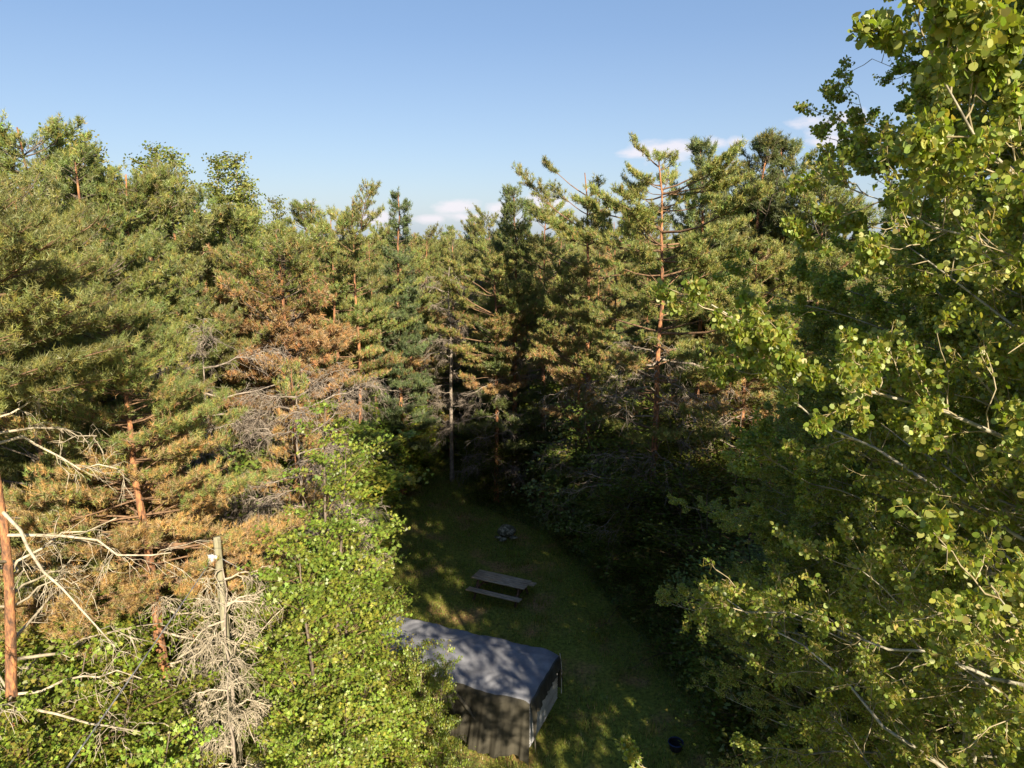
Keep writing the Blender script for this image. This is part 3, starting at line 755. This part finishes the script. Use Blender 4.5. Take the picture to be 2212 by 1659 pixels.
PR['oak'] = broadleaf('aspen_tree', 107, 14, .3, 1.8, 2, 26000, .09, ROUND, (.17, .21, .04), (.24, .25, .05), .3, flat=.4, prof='cone', pad=.28, bark=M_aspenbark, up=1.0)
PR['aspen'] = aspen('aspen_tree', 201, 20., 3.6, .28, 470000)
used = set()
def put(kind, px, pytop, D, label, cat=None, group=None, wid=1., rz=None, x=None, H=None, zoff=0.):
    proto = PR[kind]
    x_, _, top = at(px, pytop, D)
    if x is None: x = x_
    if H: top = H
    if kind in used:
        o = copy_tree(proto)
    else:
        o = proto; used.add(kind)
    s = top / proto['H']
    o.location = (x, D, zoff)
    ws = (.5 * s + .5) * wid
    o.scale = (ws, ws, s)
    o.rotation_euler = (0, 0, rz if rz is not None else (px * 1.37 + D * 2.1) % 6.283)
    for k_ in ('label', 'category', 'group'):
        if k_ in o: del o[k_]
    cat = cat or {'dead_pine': 'dead tree', 'spruce_tree': 'spruce', 'maple_tree': 'maple', 'maple_sapling': 'sapling', 'leafy_shrub': 'shrub', 'aspen_tree': 'aspen'}.get(o.name.split('.')[0], 'pine')
    tag(o, label, cat, group)
    return o
GL = 'green pines on the left bank of trees'; GB = 'browning pines'; GC = 'pines behind the clearing'; GR = 'tall pines on the right'
# --- skyline, left
put('oak', 150, 292, 33, 'slim pale aspen behind the dark pine at the top left', group='aspens on the left skyline')
put('oak', 205, 312, 34, 'aspen just right of the leftmost skyline pine, second crown', group='aspens on the left skyline', wid=1.1)
put('oak', 252, 338, 33, 'rounded aspen standing third along the left skyline', group='aspens on the left skyline')
put('oak', 307, 352, 35, 'aspen with a pointed tip above the left pine bank', group='aspens on the left skyline', wid=1.1)
put('oak', 375, 330, 36, 'taller aspen with open airy crown above the left bank', group='aspens on the left skyline')
put('oak', 455, 350, 37, 'aspen with a narrow crown right of the tall airy one', group='aspens on the left skyline')
put('oak', 520, 354, 38, 'last tall aspen before the left skyline drops', group='aspens on the left skyline', wid=1.1)
put('oak', 563, 398, 39, 'low aspen at the end of the left skyline', group='aspens on the left skyline')
put('oak', 418, 345, 35, 'aspen filling the dip between the airy and the narrow one', group='aspens on the left skyline')
put('oak', 610, 440, 38, 'smallest aspen beside the flat topped pine', group='aspens on the left skyline', wid=.8)
put('oak', -40, 300, 33, 'aspen cut by the left edge of the skyline', group='aspens on the left skyline', wid=1.2)
put('bushy', 62, 278, 25, 'tallest dark bushy pine at the top left', group=GL, wid=1.0)
put('bushy2', 175, 350, 24, 'dense blue green pine below the first skyline aspens', group=GL, wid=1.05)
put('mass', -30, 420, 20, 'olive pine cut by the left edge below the skyline', group=GL, wid=1.0)
put('bushy', 265, 375, 26, 'broad dark pine under the third skyline aspen', group=GL)
put('mass', 345, 405, 27, 'wide olive pine in the middle of the left bank', group=GL)
put('bushy2', 430, 432, 29, 'dense pine at the right of the left bank', group=GL)
put('bushy', 500, 465, 30, 'pine under the last tall skyline aspen', group=GL)
put('mass', 110, 478, 19.5, 'pale olive pine with a pointed leader on the left', group=GL, wid=.95)
put('bushy', 225, 540, 20.5, 'pine with layered grey green boughs left of the brown pine', group=GL, wid=.95)
put('bushy2', 330, 530, 22.5, 'blue green pine in front of the wide olive one', group=GL, wid=1.0)
put('mass', 430, 590, 23, 'pine overhanging the grey brush left of the brown pine', group=GL, wid=.8)
put('mass', 0, 600, 15.5, 'near olive pine filling the left edge', group=GL, wid=.8)
put('mass', 150, 640, 17.5, 'olive pine behind the near browning pine', group=GL, wid=.75)
# --- browning pines
put('brown', 590, 505, 25, 'large pine whose lower boughs have all turned orange brown', group=GB, wid=1.0)
put('brown2', 828, 590, 40, 'slender pine with tiers of brown needles left of the snag', group=GB)
put('brown2', 625, 790, 20.5, 'low brown tipped pine above the tall green maple', group=GB, wid=.65)
# --- centre
put('flat', 650, 448, 33, 'flat topped pine left of the gap in the skyline', group=GC)
put('tall', 712, 475, 32, 'dense green pine under the leaning flat topped one', group=GC, wid=.8)
put('flat2', 758, 424, 32, 'leaning pine with a wind swept flat top', group=GC, wid=.8)
put('spruce', 850, 415, 37, 'dark conical spruce with a sharp tip', group=GC)
put('tall', 800, 520, 36, 'green pine between the leaning pine and the spruce', group=GC, wid=.8)
put('tall', 745, 545, 34, 'pine with bare lower trunk in front of the leaning pine', group=GC, wid=.72)
put('tall', 880, 560, 40, 'blue green pine in front of the dark spruce', group=GC, wid=.85)
put('flat', 915, 520, 43, 'pine with a long bare trunk right of the spruce', group=GC, wid=.7)
put('snag', 968, 565, 39, 'grey dead pine snag with a broken bare top')
put('mixed', 1070, 575, 36, 'pine with green top and hanging grey dead boughs in the centre', group=GC, wid=1.)
put('spire', 1112, 418, 37, 'dense dark pine with a pointed tip right of the snag', group=GC, wid=1.0)
put('tall', 1175, 452, 36, 'broad dark pine beside the pointed one', group=GC, wid=.95)
put('tall', 1060, 520, 44, 'shaded pine behind the snag', group=GC, wid=.7)
# --- right
put('flat2', 1285, 372, 31, 'dark flat topped pine at the left of the right group', group=GR, wid=1.1)
put('big', 1438, 338, 27, 'largest pine with crooked orange trunk and wide olive boughs', group=GR, wid=.95)
put('plume', 1545, 318, 31, 'pine with plume like top right of the largest pine', group=GR)
put('plume', 1640, 310, 33, 'pine with upswept boughs second from the aspen', group=GR, wid=1.2)
put('plume', 1722, 312, 32, 'bushy upswept pine touching the aspen on the skyline', group=GR, wid=1.35)
put('bushy', 1600, 420, 35, 'dark pine behind the plume topped ones', group=GR)
put('tall', 1530, 470, 33, 'pine right of the largest trunk', group=GR, wid=.9)
put('mixed', 1620, 560, 28, 'patchy pine half hidden by the aspen leaves', group=GR)
put('mixed', 1260, 610, 31, 'thin pine with grey lichened twigs left of the largest', group=GR, wid=.8)
put('bushy', 1800, 400, 30, 'pine showing through the left edge of the aspen', group=GR)
put('bushy2', 1950, 420, 29, 'pine mostly hidden behind the near aspen', group=GR)
put('bushy', 2130, 420, 30, 'pine behind the near aspen at the right edge', group=GR)
# --- far rows
rg = np.random.default_rng(77)
k = 0
for D, n_, x0_, x1_ in ((46, 14, -24, 20), (56, 16, -30, 26), (70, 18, -36, 34)):
    for j in range(n_):
        x = x0_ + (x1_ - x0_) * (j + rg.uniform(.2, .8)) / n_
        kind = ['flat', 'mass', 'flat2', 'bushy2', 'spire', 'brown2'][rg.integers(0, 6)]
        put(kind, j * 31, 0, D + rg.uniform(-3, 3), '%s pine in the %s row, %s' % ({'flat': 'slender flat topped', 'mass': 'round olive', 'flat2': 'bent flat topped', 'bushy2': 'blue green bushy', 'spire': 'dark pointed', 'brown2': 'thin browning'}[kind], {46: 'nearest far', 56: 'middle far', 70: 'farthest'}[D], ['far left', 'left of centre', 'above the path', 'right of centre', 'far right'][int(j * 5 / n_)]), group='far pines beyond the clearing', x=x, H=14 + rg.uniform(-1.2, .9) + (D - 46) * .01, wid=.85)
# --- understory behind and beside the clearing
GU = 'maple saplings around the clearing'
und = [('green', 815, 930, 31, 'sunlit green sapling at the bend of the left rim', 1.), ('green', 870, 880, 39, 'broad sunlit sapling halfway along the path', 1.25), ('green', 1180, 770, 41, 'tall leafy sapling behind the central pine trunk', 1.2), ('green', 1285, 700, 38, 'tallest leafy sapling between the central and largest pine', 1.2), ('green', 1385, 740, 37, 'tall leafy sapling just left of the largest trunk', 1.1), ('green', 1545, 720, 35, 'tall leafy sapling right of the largest trunk', 1.2), ('sapling', 1230, 830, 34, 'mid height sapling in front of the tallest leafy one', 1.1), ('green', 790, 860, 33, 'bright green sapling behind the column shaped maple', 1.), ('green', 850, 850, 37, 'tall green sapling beside the path under the brown tiers', 1.1), ('green', 905, 870, 41, 'green sapling farther along the left side of the path', 1.1), ('green', 945, 900, 45.5, 'green sapling closing the left side of the path mouth', 1.), ('green', 1010, 900, 44, 'green sapling closing the right side of the path mouth', 1.), ('sapling', 1060, 900, 39.5, 'sapling right of the path mouth under the central pine', 1.), ('green', 880, 850, 27, 'bright green sapling cluster at the left rim of the path', 1.1), ('green', 800, 880, 24, 'sunlit sapling above the dead twigs left of the path', 1.),
       ('sapling2', 930, 920, 33, 'sapling leaning over the path mouth from the left', 1.), ('green', 840, 1010, 25, 'low sapling at the left corner of the clearing', .9),
       ('sapling2', 760, 960, 22, 'sapling behind the column shaped maple', 1.), ('sapling', 880, 1060, 31, 'small sapling where the path narrows on the left', .7),
       ('sapling', 1020, 900, 36, 'sapling right of the dark path mouth', 1.), ('sapling2', 1090, 930, 31, 'shaded sapling at the foot of the central pine', 1.1),
       ('sapling', 1180, 880, 32, 'tall shaded sapling behind the pale brush heap', 1.15), ('sapling2', 1270, 880, 30, 'dark sapling between central and largest pine', 1.2),
       ('sapling', 1350, 850, 32, 'sapling left of the largest pine trunk', 1.2), ('sapling2', 1430, 930, 26, 'shaded sapling hiding the foot of the largest pine', 1.2),
       ('sapling', 1520, 880, 29, 'sapling right of the largest pine trunk', 1.2), ('sapling2', 1600, 900, 26, 'dark sapling behind the lowest aspen twigs', 1.2),
       ('sapling', 1130, 990, 28.5, 'low dark sapling right of the path', .9), ('sapling2', 1240, 1010, 26.5, 'low dark sapling behind the picnic table', 1.),
       ('sapling', 1350, 1040, 24, 'low dark sapling right of the picnic table', 1.1), ('sapling2', 1500, 1050, 22, 'dense dark sapling under the aspen', 1.2),
       ('sapling', 1450, 1180, 20, 'sapling at the right rim of the clearing', 1.), ('sapling2', 1600, 1150, 19, 'thicket sapling below the pale aspen twig', 1.2),
       ('sapling', 1700, 1080, 22, 'tall sapling behind the aspen leaves', 1.2), ('sapling', 1850, 1000, 20, 'tall dark sapling deep behind the aspen', 1.3),
       ('sapling2', 2000, 1050, 18, 'dark sapling behind the right aspen boughs', 1.3), ('sapling', 2150, 1000, 20, 'sapling behind the aspen near the right edge', 1.3),
       ('shrub', 1520, 1330, 18, 'shrub at the right rim of the grass', 1.1), ('shrub', 1650, 1330, 16.5, 'shrub under the aspen beside the grass', 1.2),
       ('shrub', 1620, 1480, 14.5, 'near shrub in the lower right shade', 1.1), ('shrub', 1780, 1350, 15, 'shrub in deep shade right of the grass', 1.2),
       ('shrub', 1900, 1450, 13.5, 'shrub below the big aspen leaves', 1.3), ('shrub', 1380, 1200, 24, 'low shrub beyond the sunlit streaks', 1.), ('shrub', 1950, 1250, 17, 'shrub behind the bright aspen spray', 1.3),
       ('shrub', 2080, 1380, 14, 'shrub under the right aspen boughs', 1.3), ('shrub', 1290, 1120, 27, 'low shrub at the far right rim of the clearing', .9),
       ('shrub', 830, 1130, 24.5, 'leafy shrub at the left rim beside the dead twigs', .8), ('shrub', 1730, 1560, 13, 'lowest shrub at the bottom right of the grass', 1.2)]
for kd, px, py, D, lb, wd in und:
    x_, _, h_ = at(px, py, D)
    l_, r_ = edge(D)
    rr_ = {'shrub': 1.5, 'sapling': 1.75, 'sapling2': 1.8, 'green': 1.7}[kd] * wd
    x_ = min(x_, l_ - rr_ * (.45 if kd == 'green' else .9)) if px < 950 else max(x_, r_ + rr_ * .9)
    put(kd, px, py, D, lb, x=x_, group=GU if kd != 'shrub' else 'shrubs along the rim', wid=wd)
rg = np.random.default_rng(78)
for j in range(26):
    D = rg.uniform(38, 48); x = -16 + 32 * (j + rg.random()) / 26
    if -7 < x < -1.5: D = 49.5
    put(['sapling', 'sapling2'][j % 2], j * 57, 0, D, 'shaded %s sapling %s' % (['narrow', 'spreading'][j % 2], ['under the left pine bank', 'behind the large browning pine', 'between the browning pine and the snag', 'at the far end of the path', 'behind the central pine', 'left of the largest pine', 'behind the largest pine', 'under the plume topped pines', 'behind the aspen leaves'][int(j * 9 / 26)]), group='saplings deep in the wood', x=x, H=rg.uniform(4, 6.5), wid=1.4)
# --- left foreground maples
GM = 'maples in the left foreground'
mp_ = [('maple', 60, 1080, 17.5, 'maple behind the leftmost orange trunk', 1.), ('maple2', 190, 1090, 19, 'maple below the bare pale branches', 1.),
       ('maple', 320, 1120, 20, 'maple behind the twin orange trunks', 1.), ('maple2', 430, 1150, 20, 'maple left of the utility pole top', 1.), ('maple', 580, 1130, 20.5, 'maple right of the utility pole', 1.),
       ('maple2', 120, 1290, 15, 'maple with layered sprays under the pale branches', 1.), ('maple', 190, 1330, 14.8, 'bushy maple left of the near orange trunk', 1.),
       ('maple2', 40, 1430, 12.5, 'maple at the left edge beside the trunk foot', .95), ('maple', 180, 1470, 12.3, 'maple crossed by the overhead cable', .9),
       ('maple2', 225, 1545, 12.8, 'low maple in front of the near orange trunk', .7), ('maple', 70, 1600, 10.5, 'lowest maple in the bottom left corner', .8),
       ('maple2', 700, 1400, 14.2, 'bright yellow green maple right of the dead twig column', .8), ('maple', 700, 1480, 13.3, 'maple in front of the trailer hitch', .85),
       ('maple2', 240, 1620, 10.8, 'maple below the cable at the bottom edge', .8),        ('maple', 320, 1650, 11.8, 'maple at the bottom edge left of the dead twigs', .5), ('maple', 710, 1560, 12.2, 'maple at the bottom edge left of the trailer', .65)]
for kd, px, py, D, lb, wd in mp_:
    put(kd, px, py, D, lb, group=GM, wid=wd)
put('column', 665, 885, 14.5, 'tall column shaped maple standing left of the trailer', group=GM, wid=.8)
put('maple2', 790, 1300, 15.4, 'maple with loose sprays hanging over the left end of the trailer', group=GM, wid=.6)
put('maple', 590, 1190, 17.2, 'maple between the pole and the column shaped maple', group=GM, wid=.55)
put('maple2', 930, 1400, 15.2, 'thin maple with loose sprays hanging in front of the tarp side', group=GM, wid=.36)
put('shrub', 980, 1640, 15.6, 'weedy shrub at the foot of the tarp side', wid=.6, group='shrubs along the rim')
put('shrub', 1130, 1660, 15.5, 'weedy shrub at the right corner of the trailer', wid=.45, group='shrubs along the rim')
# --- left foreground pines
put('near', 275, 655, 15.2, 'near pine with green top, brown boughs and bent orange trunk', group=GB, rz=2.2)
put('near', 385, 1000, 19.0, 'smaller browned pine tangled with dead twigs beside the pole', group=GB, wid=.6)
put('bare', 6, 430, 12.2, 'tall pine on the left edge with bare pale branches and thick orange trunk', group='near orange trunked pines', x=-9.6, H=14.2, wid=1., rz=1.0)
put('twigs', 462, 1235, 13.8, 'column of tangled pale dead twigs in front of the pole', group='dead pines')
put('twigs', 478, 1430, 12.6, 'lower tangle of dead twigs at the foot of the pole', group='dead pines', wid=.75)
put('twigs2', 450, 760, 21, 'grey leafless pine between green and brown crowns', group='dead pines', wid=1.05)
put('twigs2', 640, 850, 20, 'grey leafless pine behind the column shaped maple', group='dead pines', wid=1.05)
put('twigs', 745, 1090, 20, 'drooping grey dead branches at the left rim of the grass', group='dead pines', wid=1.)
# --- aspens on the right, and the rest of their grove round the camera's right hand
GA = 'aspens on the right'
def asp(x, y, H, rz, label, wid=1.):
    put('aspen', 0, 0, y, label, cat='aspen', group=GA, x=x, H=H, rz=rz, wid=wid)
asp(5.4, 5.3, 20.5, 1.3, 'nearest tall aspen with large round sunlit leaves along the right edge')
asp(8.0, 7.0, 20.0, 4.4, 'tall aspen close behind the nearest one, cut by the right edge')
asp(7.6, 10.4, 17.5, 2.1, 'aspen behind the nearest one, filling the right of the skyline', 1.05)
asp(9.8, 15.5, 14, 4.0, 'farther aspen with smaller leaves behind the right group', 1.05)
asp(6.4, 12.8, 12.0, 5.0, 'lower aspen below the skyline with pale horizontal branches', 1.)
asp(13.5, 5.8, 16.5, 1.1, 'aspen of the grove standing beyond the right edge')
asp(9.2, 0.8, 13.5, 2.2, 'shorter aspen of the grove at the right hand of the camera')
asp(17.5, 2.0, 18, 5.3, 'aspen of the grove standing farther right of the camera')
asp(16.5, 13.0, 14, 3.3, 'aspen of the grove behind the farther right edge')
same = {}
for o in bpy.data.objects:
    if o.parent is None and 'label' in o and o.get('kind') is None:
        same.setdefault(o['label'], []).append(o)
for lb, os_ in same.items():
    if len(os_) > 1:
        os_.sort(key=lambda o: o.location.x / max(o.location.y, 1))
        names = {2: ['left one of two', 'right one of two'], 3: ['left of three', 'middle of three', 'right of three']}.get(len(os_))
        for q, o in enumerate(os_):
            if names: o['label'] = lb + ', ' + names[q]
for kd, o in PR.items():
    if kd not in used:
        print('UNUSED', kd)
print('POLYS', {k_: sum(len(c.data.polygons) for c in o.children) for k_, o in PR.items()})
for o in bpy.data.objects:
    if 'H' in o: del o['H']
